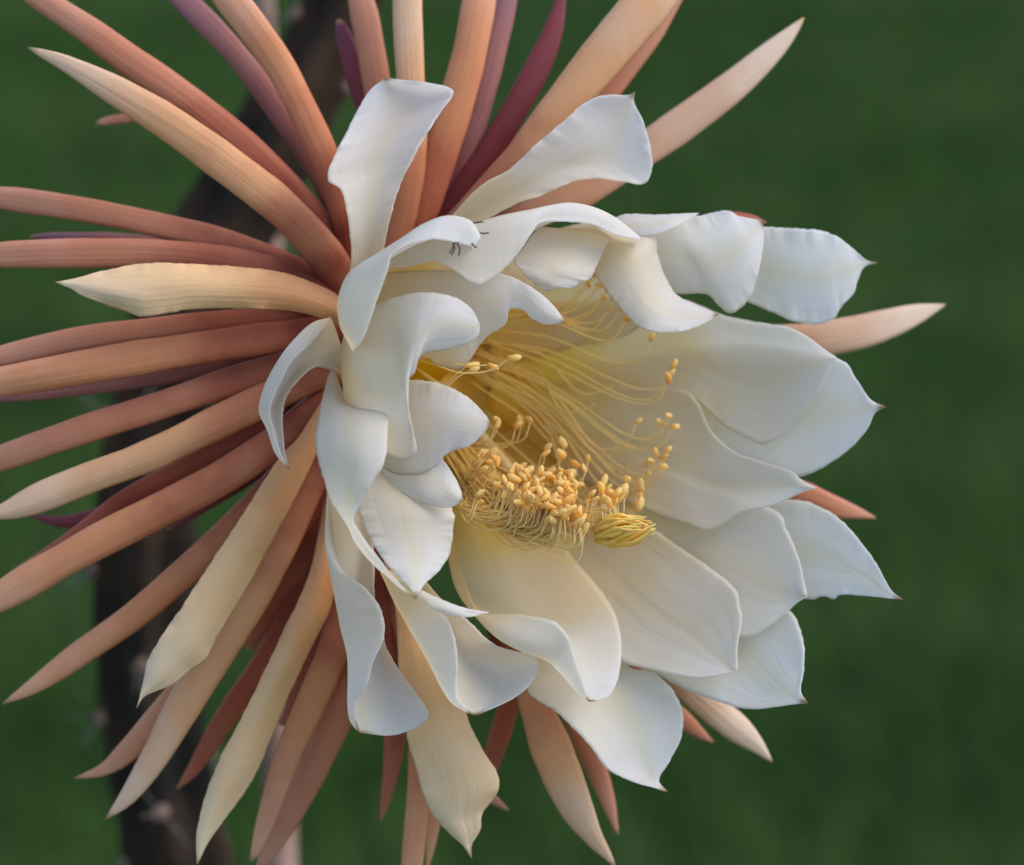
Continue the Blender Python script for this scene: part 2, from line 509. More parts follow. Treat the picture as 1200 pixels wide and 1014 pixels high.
# --- far side of the cup (seen from inside)
# inner blades lining the throat
petal([(515, 400), (535, 350), (590, 300), (680, 262), (750, 268), (775, 300)], [(540, 430), (600, 425), (680, 405), (740, 390), (775, 350), (775, 300)],
      [-28, -26, -20, -18], [-38, -38, -30, -18], -3, v0=.05, v1=.7, ripple=.4)
petal([(495, 470), (500, 520), (508, 570), (530, 640), (580, 690)], [(540, 420), (590, 480), (630, 560), (650, 630), (580, 690)],
      [-22, -22, -22, -26], [-40, -42, -40, -34], -2, v0=.02, v1=.5, ripple=.3)
petal([(408, 405), (420, 340), (445, 306), (500, 292), (570, 288), (640, 300)], [(415, 430), (460, 390), (520, 365), (580, 355), (620, 340), (640, 300)],
      [-2, 4, 2, -8], [-6, 2, -4, -10], 0, v0=.04, v1=.42, ripple=.3)
# right, upper outer
petal([(800, 270), (870, 263), (894, 266), (935, 268), (959, 270), (980, 277), (1001, 293), (1015, 305), (1029, 308)],
      [(800, 330), (860, 346), (877, 354), (910, 368), (931, 377), (959, 380), (978, 373), (984, 362), (1000, 344), (1004, 331), (1013, 313), (1029, 308)],
      [-25, -11, -8, -10], [-25, -13, -9, -10], 2, v0=.5, ripple=1.2)
# right, behind, pointed
petal([(700, 420), (880, 400), (980, 420), (1001, 441), (1016, 464), (1025, 472), (1038, 477)],
      [(700, 500), (850, 562), (925, 560), (952, 554), (980, 538), (997, 525), (1016, 503), (1025, 484), (1038, 477)],
      [-44, -26, -9, -7], [-44, -28, -11, -7], -4, v0=.25, cup=-6)
# outermost right lower
petal([(800, 590), (880, 585), (939, 587), (960, 594), (981, 606), (1002, 627), (1026, 659), (1037, 680), (1046, 694), (1058, 703)],
      [(800, 660), (880, 690), (946, 702), (963, 699), (978, 702), (986, 697), (1030, 700), (1058, 703)],
      [-42, -32, -22, -18], [-42, -32, -22, -18], 3, v0=.42, ripple=1.3, cup=-12)
# bottom right behind
petal([(640, 640), (720, 760), (767, 788), (799, 806), (830, 818), (869, 830), (895, 830), (932, 825), (946, 824)],
      [(760, 620), (880, 680), (925, 715), (937, 736), (942, 757), (942, 785), (938, 809), (946, 824)],
      [-36, -22, -12, -8], [-36, -24, -14, -8], -4, v0=.25, cup=-8.5, ripple=.8)
# big right
petal([(545, 385), (650, 352), (750, 350), (794, 349), (850, 370), (885, 377), (924, 384), (945, 394), (966, 410), (980, 419)],
      [(555, 440), (650, 450), (760, 460), (815, 470), (850, 500), (882, 517), (896, 521), (912, 513), (938, 487), (959, 459), (974, 426), (980, 419)],
      [-36, -26, -12, -4], [-40, -34, -18, -4], -7, v0=0, v1=.85, cup=-3, ripple=.6)
# right lower pair
petal([(570, 500), (680, 640), (780, 720), (865, 747), (897, 736), (921, 718), (934, 706), (946, 699)],
      [(620, 470), (800, 560), (904, 596), (921, 620), (935, 652), (942, 682), (946, 699)],
      [-36, -26, -10, -2], [-40, -30, -14, -4], -8, v0=0, v1=.9, cup=-4.5, ripple=.6)
petal([(560, 430), (680, 450), (790, 455), (815, 468), (833, 504), (857, 527), (882, 538), (924, 551), (939, 563), (956, 572)],
      [(560, 470), (680, 560), (760, 600), (809, 617), (829, 622), (851, 613), (868, 601), (907, 592), (939, 577), (956, 572)],
      [-38, -26, -6, 4], [-38, -28, -10, 2], -6, v0=0, v1=.85, cup=0, ripple=.5)
petal([(560, 520), (590, 600), (640, 680), (700, 750), (729, 775), (753, 783), (785, 790), (813, 795), (840, 792), (864, 787)],
      [(620, 490), (740, 600), (851, 680), (866, 708), (869, 729), (864, 757), (864, 787)],
      [-32, -16, 2, 8], [-38, -24, -4, 6], -7, v0=0, v1=.85, cup=-1, ripple=.5)
# lowest, behind the folded one
petal([(600, 700), (612, 760), (619, 810), (653, 835), (690, 872), (712, 901), (742, 916), (767, 923), (782, 928)],
      [(690, 700), (731, 776), (764, 787), (786, 806), (799, 831), (799, 861), (786, 890), (772, 914), (782, 928)],
      [-18, -2, 6, 4], [-22, -8, -2, 2], -4, v0=.3)
# upper right
petal([(700, 285), (727, 256), (780, 254), (819, 253), (850, 247), (868, 254), (894, 259)],
      [(700, 320), (740, 336), (793, 344), (828, 345), (843, 359), (857, 367), (875, 354), (886, 330), (894, 290), (894, 259)],
      [-10, -4, -4, -5], [-14, -5, -1, -4], 3, v0=.4, ripple=.8)
petal([(700, 275), (727, 253), (770, 252), (819, 250)], [(705, 290), (740, 278), (768, 275), (795, 264), (819, 250)],
      [-2, 0, 2, 1], [0, 5, 6, 1], 1, v0=.6, ripple=.3, v1=.96)
# upper, hanging into the cup
petal([(672, 285), (697, 322), (717, 350), (735, 371), (752, 385), (777, 390), (805, 387), (825, 379), (842, 369)],
      [(705, 268), (740, 273), (766, 275), (770, 297), (776, 317), (785, 335), (794, 347), (819, 359), (842, 369)],
      [4, 10, 12, 6], [4, 4, 2, 3], 4, v0=.35, ripple=.8)
# small hanging lobe
petal([(650, 268), (632, 268), (615, 286), (602, 305), (610, 317), (622, 329), (637, 339), (643, 341)],
      [(700, 268), (716, 279), (711, 288), (702, 306), (692, 326), (681, 330), (672, 337), (655, 337), (643, 341)],
      [8, 18, 22, 22], [6, 14, 20, 22], 3, v0=.4, ripple=.8)
# upper, rolled, hanging lobe
petal3([[(440, 322), (457, 316), (480, 313), (507, 306), (530, 316), (557, 334), (580, 324), (602, 303), (622, 275), (634, 261), (665, 260), (693, 263), (720, 275), (748, 281)],
        [(445, 310), (462, 298), (485, 287), (515, 278), (538, 270), (560, 262), (582, 255), (603, 250), (627, 245), (645, 241), (668, 238), (695, 243), (722, 256), (752, 280)],
        [(440, 318), (457, 312), (480, 308), (505, 300), (530, 306), (560, 300), (585, 290), (605, 280), (630, 268), (648, 260), (670, 258), (697, 262), (720, 272), (748, 282)]],
       [[20, 34, 36, 28, 18], [16, 29, 31, 24, 15], [8, 12, 10, 6, 8]], v0=.5, v1=.96)
# top standing petals
petal([(408, 330), (412, 300), (408, 256), (400, 223), (384, 205), (410, 147), (431, 110), (446, 96), (452, 91)],
      [(448, 320), (451, 285), (466, 225), (489, 176), (500, 157), (517, 130), (531, 107), (500, 97), (470, 94), (452, 91)],
      [6, 16, 18, 8, 4], [6, 12, 14, 8, 4], -6, v0=.38, ripple=1.4)
petal([(515, 270), (560, 221), (597, 199), (627, 171), (661, 142), (687, 120), (710, 112), (736, 112), (744, 108)],
      [(545, 275), (575, 255), (612, 236), (635, 229), (669, 214), (699, 209), (732, 213), (753, 216), (762, 206), (764, 184), (755, 146), (743, 120), (744, 108)],
      [2, 8, 8, 2], [2, 2, 0, 0], -5, v0=.3, ripple=1.2)
# --- near side, left
petal([(404, 410), (412, 375), (425, 345), (445, 321), (527, 317), (590, 322), (627, 340), (647, 357), (663, 378)],
      [(404, 445), (450, 435), (500, 420), (510, 427), (537, 433), (550, 423), (560, 407), (573, 393), (592, 380), (597, 363), (613, 363), (623, 373), (640, 380), (663, 378)],
      [2, 18, 28, 34], [2, 20, 28, 34], 5, v0=.12, ripple=.9)
petal([(430, 480), (470, 500), (505, 522), (528, 552), (539, 573), (542, 587)], [(425, 530), (455, 568), (482, 584), (505, 592), (526, 595), (542, 587)],
      [18, 26, 30, 32], [18, 28, 32, 32], 3, v0=.5, ripple=.5)
petal([(402, 440), (435, 465), (477, 447), (507, 448), (533, 457), (553, 470), (568, 486), (575, 495)],
      [(402, 470), (425, 520), (455, 552), (490, 556), (512, 546), (521, 534), (535, 527), (550, 523), (566, 508), (575, 495)],
      [2, 22, 32, 36], [2, 26, 35, 36], 4, v0=.35, ripple=.7)
petal([(420, 520), (418, 560), (418, 590), (428, 620), (445, 650), (465, 675), (480, 689), (488, 700)],
      [(480, 540), (515, 575), (531, 600), (531, 618), (527, 648), (516, 667), (505, 678), (497, 685), (488, 700)],
      [20, 30, 36, 40], [20, 26, 28, 40], 4, v0=.42, ripple=1.0)
petal([(399, 428), (399, 408), (411, 380), (433, 363), (460, 350), (493, 343), (527, 347), (550, 360), (562, 380)],
      [(401, 445), (410, 480), (430, 515), (457, 534), (474, 540), (488, 528), (480, 497), (477, 449), (485, 438), (490, 420), (501, 413), (520, 410), (547, 403), (560, 393), (562, 380)],
      [4, 28, 42, 44], [4, 40, 46, 42], 7, v0=.4, ripple=.9, v1=.965)
petal([(390, 430), (383, 447), (373, 490), (370, 523), (380, 563), (389, 589), (408, 617), (416, 635), (433, 657), (452, 674), (470, 690), (488, 702)],
      [(398, 452), (410, 477), (450, 483), (454, 507), (450, 543), (437, 563), (425, 585), (414, 607), (421, 624), (440, 650), (465, 681), (488, 701)],
      [6, 40, 46, 46], [6, 54, 54, 46], 6, v0=.5, ripple=.6)
# rolled petal above, where the insect hides
petal3([[(416, 409), (426, 396), (433, 377), (443, 347), (455, 314), (458, 299), (473, 288), (490, 283), (510, 280), (533, 284), (553, 288), (562, 280)],
        [(416, 409), (400, 382), (397, 353), (405, 327), (418, 312), (443, 297), (470, 280), (493, 265), (517, 255), (535, 254), (552, 260), (563, 276)],
        [(414, 412), (408, 400), (408, 380), (415, 355), (425, 335), (440, 318), (465, 308), (490, 305), (515, 305), (535, 303), (550, 295), (562, 280)]],
       [[50, 52, 52, 48, 44], [46, 42, 40, 40, 43], [40, 16, 14, 20, 40]], v0=.55, ripple=.4, v1=.96)
# drooping left petal
petal3([[(384, 380), (380, 385), (364, 403), (342, 424), (328, 450), (318, 472), (317, 490), (321, 505), (328, 530), (339, 550)],
        [(388, 374), (367, 379), (350, 393), (332, 414), (315, 442), (306, 466), (304, 484), (313, 503), (323, 531), (339, 550)],
        [(400, 410), (384, 405), (366, 416), (348, 432), (330, 455), (318, 475), (316, 492), (322, 508), (328, 530), (339, 550)],
        [(400, 440), (383, 432), (367, 431), (350, 445), (337, 462), (332, 478), (331, 498), (332, 512), (334, 530), (339, 550)]],
       [[10, 26, 30, 28, 26], [6, 22, 25, 24, 25], [2, 12, 16, 20, 24], [4, 18, 20, 22, 24]], v0=.45, ripple=.4)
# lower left, rolled
petal3([[(388, 600), (393, 645), (404, 673), (426, 688), (444, 710), (450, 730), (449, 750), (437, 776), (430, 802), (416, 824), (421, 859)],
        [(386, 560), (383, 600), (382, 640), (389, 681), (395, 710), (400, 736), (407, 768), (408, 800), (408, 825), (411, 845), (421, 859)],
        [(410, 560), (415, 610), (415, 650), (415, 690), (420, 720), (428, 750), (440, 780), (450, 810), (450, 835), (440, 852), (421, 859)],
        [(430, 560), (437, 630), (439, 670), (439, 700), (450, 750), (457, 768), (474, 795), (496, 824), (501, 843), (465, 861), (421, 859)]],
       [[16, 32, 34, 30, 24], [12, 25, 26, 24, 23], [4, 12, 14, 16, 22], [4, 16, 18, 18, 22]], v0=.45, ripple=.5)
# bottom, rolled strip and blade
petal3([[(458, 676), (492, 694), (519, 719), (532, 745), (536, 780), (535, 815), (552, 836)],
        [(446, 670), (463, 707), (482, 741), (500, 772), (517, 804), (532, 825), (552, 837)],
        [(468, 668), (490, 705), (515, 735), (540, 765), (575, 795), (575, 820), (556, 838)],
        [(485, 662), (515, 700), (548, 727), (580, 756), (630, 774), (612, 811), (560, 838)]],
       [[20, 34, 34, 32], [14, 26, 28, 30], [4, 14, 18, 28], [4, 20, 26, 28]], v0=.35, ripple=.6)
petal([(482, 686), (515, 702), (545, 713), (573, 718)], [(482, 692), (500, 708), (520, 719), (548, 723), (573, 718)], [30, 35, 36, 34], [32, 37, 37, 34], 1, v0=.6, ripple=.2, v1=.96)
# bottom centre, rolled margin in front
petal3([[(520, 570), (534, 640), (545, 683), (562, 716), (613, 721), (650, 729), (666, 748), (674, 773), (682, 798), (690, 821)],
        [(510, 560), (524, 630), (535, 683), (555, 716), (578, 744), (608, 762), (640, 774), (656, 788), (674, 809), (691, 822)],
        [(560, 560), (575, 620), (600, 670), (622, 715), (645, 735), (665, 750), (678, 770), (686, 790), (690, 812), (693, 822)],
        [(600, 560), (640, 610), (672, 655), (702, 690), (720, 718), (727, 744), (728, 770), (724, 796), (714, 815), (696, 822)]],
       [[-14, 6, 30, 34, 30], [-16, 0, 26, 28, 29], [-26, -12, 6, 18, 28], [-30, -14, 4, 16, 26]], v0=.12, ripple=.5)
# --- cream outer tepals
petal([(440, 620), (463, 714), (467, 780), (476, 858), (487, 898), (502, 946), (527, 977), (542, 990), (553, 1006)],
      [(480, 620), (510, 714), (535, 780), (546, 835), (553, 854), (566, 880), (582, 905), (583, 928), (565, 953), (563, 972), (553, 990), (553, 1006)],
      [-8, 4, 4, -2], [-8, 2, 4, -2], 3, M_cream, v0=.2, ripple=1.0, name='petal')
petal([(382, 462), (350, 512), (325, 540), (280, 610), (231, 684), (210, 716), (186, 751), (173, 776), (168, 800), (160, 830)],
      [(396, 480), (371, 530), (350, 575), (301, 668), (280, 705), (254, 748), (242, 772), (224, 785), (203, 802), (182, 810), (168, 817), (160, 830)],
      [-4, 6, 8, 6], [-6, 2, 4, 6], 3, M_cream, v0=.1, ripple=1.3)
petal([(385, 560), (364, 667), (332, 740), (290, 828), (259, 887), (241, 933), (231, 975), (231, 1013)],
      [(405, 600), (389, 705), (367, 754), (332, 828), (315, 870), (297, 912), (273, 947), (252, 975), (241, 992), (231, 1013)],
      [-10, -4, -4, -6], [-14, -8, -8, -6], 3.5, M_cream, v0=.05, ripple=.6)
petal([(402, 352), (385, 340), (340, 322), (300, 315), (230, 310), (170, 309), (120, 318), (90, 326), (65, 331)],
      [(402, 390), (390, 378), (350, 366), (300, 362), (230, 362), (172, 371), (150, 366), (100, 348), (85, 339), (65, 331)],
      [0, 6, 8, 8], [0, 8, 10, 8], 3.5, M_cream, v0=.12, ripple=1.2)

# --- sepals: narrow fleshy straps, centre line (x, y, width px), base first
def sepal(kind, pts, d, flat=.34, groove=.0):
    pcount[0] += 1
    n, SEGS = 44, 16
    c = resample(np.array(pts, float), n)
    v = np.linspace(0, 1, n)
    dd = prof(d, v)
    wpx = np.clip(c[:, 2] * .95, .6, None)
    tg = np.gradient(c[:, :2], axis=0); tg /= np.linalg.norm(tg, axis=1)[:, None] + 1e-9
    nr = np.stack([-tg[:, 1], tg[:, 0]], 1)
    X = np.zeros((n, SEGS, 3))
    wv = wob(v, 2.0, pcount[0]) * .07 + wob(v, 7.0, pcount[0] + 40) * .02
    tw = wob(v, .8, pcount[0] + 99) * .25
    for j in range(SEGS):
        th = 2 * math.pi * j / SEGS
        sx, sz = math.cos(th), math.sin(th)
        zz = sz * flat * .5 * wpx * .25
        if sz < 0: zz = zz * .35
        zz = zz - groove * wpx * .25 * (1 - abs(sx)) * (1 if sz > 0 else .6)
        X[:, j, 0] = c[:, 0] + nr[:, 0] * sx * wpx * .5 * (1 + wv)
        X[:, j, 1] = c[:, 1] + nr[:, 1] * sx * wpx * .5 * (1 + wv)
        X[:, j, 2] = dd + zz + sx * wpx * .5 * .25 * tw
    W = P(X.reshape(-1, 3))
    u = np.abs(np.linspace(-1, 1, SEGS))
    uv = np.stack([np.tile(u, n), np.repeat(v, SEGS)], 1)
    F = grid_faces(n, SEGS, True) + [tuple(range(SEGS))[::-1], tuple((n - 1) * SEGS + j for j in range(SEGS))]
    return mesh_obj('sepal', W, F, M_sep[kind], flower, uv, origin=FO)

SEPALS = [
    # upper left fan
    ('tan', [(415, 360, 40), (385, 305, 46), (335, 248, 48), (272, 198, 47), (200, 146, 44), (140, 109, 38), (80, 76, 22), (50, 63, 11), (33, 56, 2)], [-10, 0, 0, -4]),
    ('salmon', [(410, 330, 40), (395, 300, 42), (350, 240, 44), (290, 178, 44), (215, 115, 42), (150, 70, 38), (100, 33, 34), (45, -2, 28), (10, -22, 10)], [-20, -12, -14, -20]),
    ('mauve', [(410, 290, 26), (372, 200, 28), (330, 135, 30), (275, 62, 30), (220, 5, 30), (185, -30, 20)], [-26, -24, -28, -40]),
    ('orange', [(412, 320, 26), (405, 262, 34), (380, 185, 36), (335, 90, 38), (298, 35, 40), (262, -12, 38), (230, -60, 18)], [-18, -12, -14, -22]),
    # left fan
    ('salmon', [(400, 350, 34), (335, 312, 34), (250, 281, 34), (160, 258, 31), (80, 243, 30), (0, 232, 28), (-60, 228, 10)], [-14, -10, -12, -20]),
    ('salmon', [(400, 358, 38), (365, 338, 40), (300, 314, 40), (200, 299, 38), (100, 297, 36), (0, 299, 33), (-70, 304, 12)], [-8, -4, -4, -8]),
    ('mauve', [(380, 340, 20), (200, 290, 20), (80, 279, 14), (35, 277, 3)], [-20, -24, -30, -34]),
    ('salmon', [(400, 376, 26), (370, 371, 28), (300, 374, 28), (200, 384, 30), (100, 396, 30), (0, 418, 26), (-60, 432, 10)], [-10, -6, -6, -10]),
    ('orange', [(402, 385, 34), (380, 388, 38), (300, 398, 40), (200, 413, 42), (100, 430, 42), (0, 448, 38), (-70, 458, 12)], [-4, -2, 0, -4]),
    ('mauve', [(395, 400, 26), (280, 420, 30), (180, 443, 22), (80, 458, 16), (0, 466, 12), (-40, 470, 4)], [-16, -16, -20, -24]),
    ('salmon', [(402, 415, 34), (350, 425, 36), (270, 448, 37), (180, 478, 36), (100, 503, 35), (0, 538, 32), (-60, 560, 12)], [-10, -8, -8, -14]),
    ('tan', [(402, 430, 34), (370, 442, 36), (315, 466, 40), (245, 500, 42), (175, 534, 40), (105, 560, 38), (45, 584, 37), (10, 598, 24), (-25, 606, 4)], [-8, -4, -2, -2]),
    ('red', [(402, 452, 34), (375, 464, 36), (310, 505, 36), (230, 547, 36), (150, 587, 30), (75, 640, 24), (0, 690, 18), (-30, 708, 5)], [-14, -14, -16, -22]),
    ('orange', [(402, 462, 40), (375, 478, 42), (320, 520, 42), (260, 560, 43), (190, 597, 43), (120, 632, 44), (60, 665, 43), (0, 700, 36), (-50, 728, 10)], [-8, -6, -4, -8]),
    ('maroon', [(390, 480, 18), (260, 545, 18), (140, 595, 18), (85, 611, 17), (55, 609, 10), (31, 602, 2)], [-24, -30, -36, -38]),
    ('maroon', [(395, 485, 20), (330, 532, 20), (297, 556, 19), (248, 588, 15), (215, 611, 8), (197, 621, 2)], [-20, -24, -28, -30]),
    ('orange', [(400, 480, 34), (370, 515, 36), (320, 570, 36), (268, 624, 37), (215, 672, 37), (157, 722, 35), (97, 764, 31), (40, 804, 20), (3, 825, 2)], [-12, -14, -16, -20]),
    ('orange', [(390, 560, 30), (330, 640, 34), (285, 715, 35), (230, 790, 35), (186, 842, 35), (150, 880, 29), (122, 902, 16), (88, 912, 2)], [-16, -16, -18, -22]),
    ('tan', [(405, 500, 38), (375, 540, 42), (342, 610, 44), (308, 677, 45), (280, 723, 46), (245, 778, 46), (210, 836, 43), (182, 886, 36), (151, 932, 22), (124, 960, 2)], [-12, -8, -8, -12]),
    ('red', [(405, 540, 34), (388, 590, 34), (355, 655, 32), (325, 705, 26), (290, 760, 18)], [-20, -20, -24, -30]),
    ('red', [(395, 600, 28), (366, 660, 30), (330, 740, 30), (297, 793, 29), (262, 845, 27), (228, 900, 17), (207, 925, 2)], [-22, -24, -28, -34]),
    ('red', [(405, 620, 28), (398, 690, 28), (378, 745, 28), (352, 808, 24), (330, 850, 10)], [-22, -20, -24, -30]),
    ('orange', [(410, 600, 34), (405, 700, 38), (392, 758, 39), (367, 818, 37), (336, 888, 33), (315, 950, 25), (300, 995, 12), (294, 1010, 3)], [-14, -14, -16, -22]),
    ('salmon', [(420, 620, 34), (414, 740, 40), (399, 828, 40), (378, 878, 39), (350, 934, 34), (322, 985, 26), (302, 1020, 8)], [-18, -20, -26, -34]),
    # bottom
    ('red', [(425, 600, 24), (448, 690, 26), (458, 760, 26), (462, 830, 26), (461, 880, 24), (455, 920, 17), (446, 962, 3)], [-16, -16, -20, -28]),
    ('orange', [(450, 640, 28), (480, 760, 30), (492, 860, 30), (489, 940, 28), (483, 1010, 26), (478, 1060, 10)], [-16, -14, -16, -22]),
    ('orange', [(470, 640, 22), (500, 800, 24), (508, 930, 20), (506, 980, 14), (500, 1020, 3)], [-22, -22, -26, -32]),
    ('red', [(560, 680, 24), (600, 790, 27), (592, 840, 26), (578, 885, 24), (560, 930, 14)], [-28, -28, -30, -38]),
    ('salmon', [(520, 800, 16), (550, 915, 18), (574, 934, 14), (596, 950, 2)], [-28, -30, -36, -40]),
    ('tan', [(580, 700, 30), (612, 780, 34), (634, 845, 46), (655, 900, 50), (676, 948, 42), (696, 982, 24), (712, 1003, 11), (721, 1016, 2)], [-22, -16, -14, -18]),
    ('salmon', [(610, 700, 22), (660, 815, 26), (692, 885, 27), (710, 932, 21), (724, 978, 3)], [-28, -26, -30, -34]),
    ('pale', [(700, 700, 26), (775, 775, 32), (825, 822, 38), (860, 851, 36), (886, 873, 20), (905, 893, 2)], [-34, -30, -30, -34]),
    ('salmon', [(700, 740, 18), (780, 825, 24), (806, 848, 20), (822, 861, 12), (836, 870, 2)], [-32, -34, -40, -46]),
    # right
    ('salmon', [(780, 540, 24), (900, 566, 34), (940, 580, 34), (975, 594, 28), (1003, 601, 16), (1026, 607, 2)], [-40, -36, -38, -44]),
    ('pale', [(760, 410, 24), (900, 396, 30), (950, 398, 40), (1000, 391, 45), (1040, 380, 38), (1075, 368, 24), (1108, 357, 2)], [-40, -36, -36, -42]),
    ('red', [(760, 280, 14), (840, 258, 16), (875, 256, 12), (898, 261, 2)], [-30, -28, -28, -28]),
    # top right fan
    ('pale', [(540, 290, 30), (610, 258, 38), (680, 225, 42), (740, 186, 43), (800, 145, 43), (860, 100, 39), (905, 60, 28), (928, 37, 15), (942, 21, 2)], [-20, -22, -26, -32]),
    ('mauve', [(540, 285, 26), (600, 258, 28), (650, 232, 26), (705, 203, 22), (750, 175, 8)], [-22, -26, -32, -36]),
    ('tan', [(510, 290, 34), (560, 240, 38), (605, 190, 42), (650, 134, 48), (693, 82, 54), (735, 32, 58), (780, -20, 52), (820, -70, 20)], [-16, -10, -10, -16]),
    ('salmon', [(520, 290, 30), (620, 200, 34), (680, 138, 36), (722, 92, 34), (762, 40, 30), (795, -15, 24), (815, -50, 8)], [-24, -22, -26, -32]),
    ('maroon', [(490, 300, 28), (530, 240, 32), (560, 198, 32), (592, 148, 33), (622, 95, 33), (645, 45, 26), (657, 0, 14), (662, -30, 2)], [-24, -22, -24, -30]),
    ('mauve', [(480, 310, 24), (530, 225, 28), (546, 180, 29), (562, 128, 30), (578, 62, 31), (592, 0, 30), (602, -60, 12)], [-26, -24, -26, -32]),
    ('orange', [(470, 310, 32), (495, 250, 38), (515, 186, 42), (532, 128, 44), (549, 68, 44), (562, 0, 40), (572, -60, 14)], [-18, -14, -14, -20]),
    ('tan', [(440, 320, 28), (465, 275, 34), (480, 210, 36), (485, 150, 35), (481, 90, 35), (478, 30, 36), (477, -20, 36), (476, -70, 14)], [-16, -12, -14, -18]),
    ('salmon', [(430, 320, 24), (448, 200, 32), (443, 115, 34), (435, 60, 34), (424, 5, 33), (410, -50, 12)], [-20, -22, -26, -32]),
    ('maroon', [(430, 300, 20), (438, 190, 24), (430, 135, 24), (417, 90, 25), (406, 52, 22), (400, 33, 15), (396, 23, 5)], [-24, -26, -30, -34]),
    ('salmon', [(350, 240, 14), (200, 140, 16), (150, 139, 12), (125, 142, 10), (113, 145, 5)], [-20, -30, -38, -44]),
]
for kind, pts, d in SEPALS:
    sepal(kind, pts, d, flat=random.uniform(.42, .58), groove=random.choice([0, 0, .05]))

# --- stamens
def anther_mesh(seed):
    rg = np.random.default_rng(seed)
    bend = rg.uniform(-.35, .35)
    vv = []
    NR, NS = 9, 8
    for i in range(NR):
        ph = math.pi * i / (NR - 1)
        for j in range(NS):
            t_ = 2 * math.pi * j / NS
            lob = 1 - .22 * abs(math.cos(t_)) ** 3
            k = (1 + .10 * math.sin(5 * t_ + i * 2.1) * math.sin(ph)) * rg.uniform(.86, 1.14)
            vv.append((.50 * math.sin(ph) * math.cos(t_) * lob * k + bend * math.sin(ph), .42 * math.sin(ph) * math.sin(t_) * k, -math.cos(ph)))
    me = bpy.data.meshes.new('anther')
    me.from_pydata(vv, [], grid_faces(NR, NS, True))
    l = me.uv_layers.new(name='UVMap')
    for lp in me.loops:
        l.data[lp.index].uv = ((lp.vertex_index % NS) / NS, (lp.vertex_index // NS) / (NR - 1))
    me.polygons.foreach_set('use_smooth', [True] * len(me.polygons))
    me.materials.append(M_ant)
    return me
AM = [anther_mesh(900 + q) for q in range(6)]

def stamen(ctrl, r=.00028, asz=.0021, adir=None):
    c = catmull(np.array(ctrl, float), np.linspace(0, len(ctrl) - 1, 16))
    W = P(c)
    V, F, U = tube(W, np.linspace(r * 1.15, r * .8, 16), 5)
    st = mesh_obj('stamen', V, F, M_fil, flower, U, origin=FO)
    d = W[-1] - W[-2]; d /= np.linalg.norm(d)
    dv = Vector(d) + Vector((random.uniform(-1.1, 1.1), random.uniform(-1, 1), random.uniform(-.8, .6)))
    a = bpy.data.objects.new('anther', random.choice(AM))
    COL.objects.link(a)
    a.parent = st
    k = asz * random.uniform(.68, 1.25)
    a.rotation_mode = 'QUATERNION'
    a.rotation_quaternion = dv.normalized().to_track_quat('Z', 'Y')
    a.scale = (k * random.uniform(.8, 1.25), k * random.uniform(.8, 1.2), k)
    a.location = Vector(W[-1] - FO) + dv.normalized() * k * .55

U_ = random.uniform
# dense lower bunch: anthers along a drooping band
CL = []
for q in range(46):
    s_ = min(max(random.gauss(.46, .24), 0), .95)
    CL.append((560 + 172 * s_, 533 + 45 * s_ + (52 - 3 * s_) * random.random() ** .8))
def in_bunch():
    if random.random() < .8:
        c_ = random.choice(CL)
        x, y = c_[0] + random.gauss(0, 5), c_[1] + random.gauss(0, 4)
        return (x, y) if x < 686 or y < 596 else in_bunch()
    s = min(max(random.gauss(.46, .22), 0), .92)
    x = 560 + 172 * s + U_(-8, 8)
    top = 535 + 45 * s
    bot = 585 + 42 * s
    y = top + (bot - top) * random.random() ** .8
    return (x, y) if x < 686 or y < 596 else in_bunch()
for k in range(175):
    x, y = in_bunch()
    f = (y - 530) / 110
    d = 2 + 20 * f + U_(-5, 5)
    rx, ry = U_(505, 535), U_(500, 575)
    sag = U_(22, 42) * (.5 + .6 * f)
    stamen([(rx, ry, -26 + 16 * f), (rx + (x - rx) * .45, ry + (y - ry) * .6 + sag * .9, -14 + 18 * f + d * .3),
            (x - U_(6, 16), y + sag, d - 2), (x, y, d)], r=.00023)
# fringe of nearly parallel filaments at the lower right of the bunch
for k in range(34):
    x = U_(590, 664); y = 590 + (x - 600) * .33 + U_(-22, 8)
    stamen([(U_(508, 532), U_(540, 585), -10), (x - 50, y + 24 + U_(-8, 8), 6), (x - 14 + U_(-4, 4), y + 26 + U_(-6, 6), 16), (x, y, 19 + U_(-2, 3))], r=.00023)
# sparse ones above the bunch
for (x, y, d) in [(612, 497, -8), (622, 493, -6), (605, 500, -7), (585, 492, -2), (580, 500, 0), (658, 535, 2), (662, 522, 2), (678, 545, 3), (690, 540, 2), (686, 552, 4),
                  (705, 568, 4), (712, 575, 3), (720, 592, 6), (735, 562, -6), (748, 575, -8), (747, 596, -6), (641, 527, 0), (635, 533, 2)]:
    stamen([(U_(520, 545), U_(460, 520), -32), (x - 60, y + 22, -20), (x - 12, y + 24, d - 4), (x, y, d)], r=.00023)
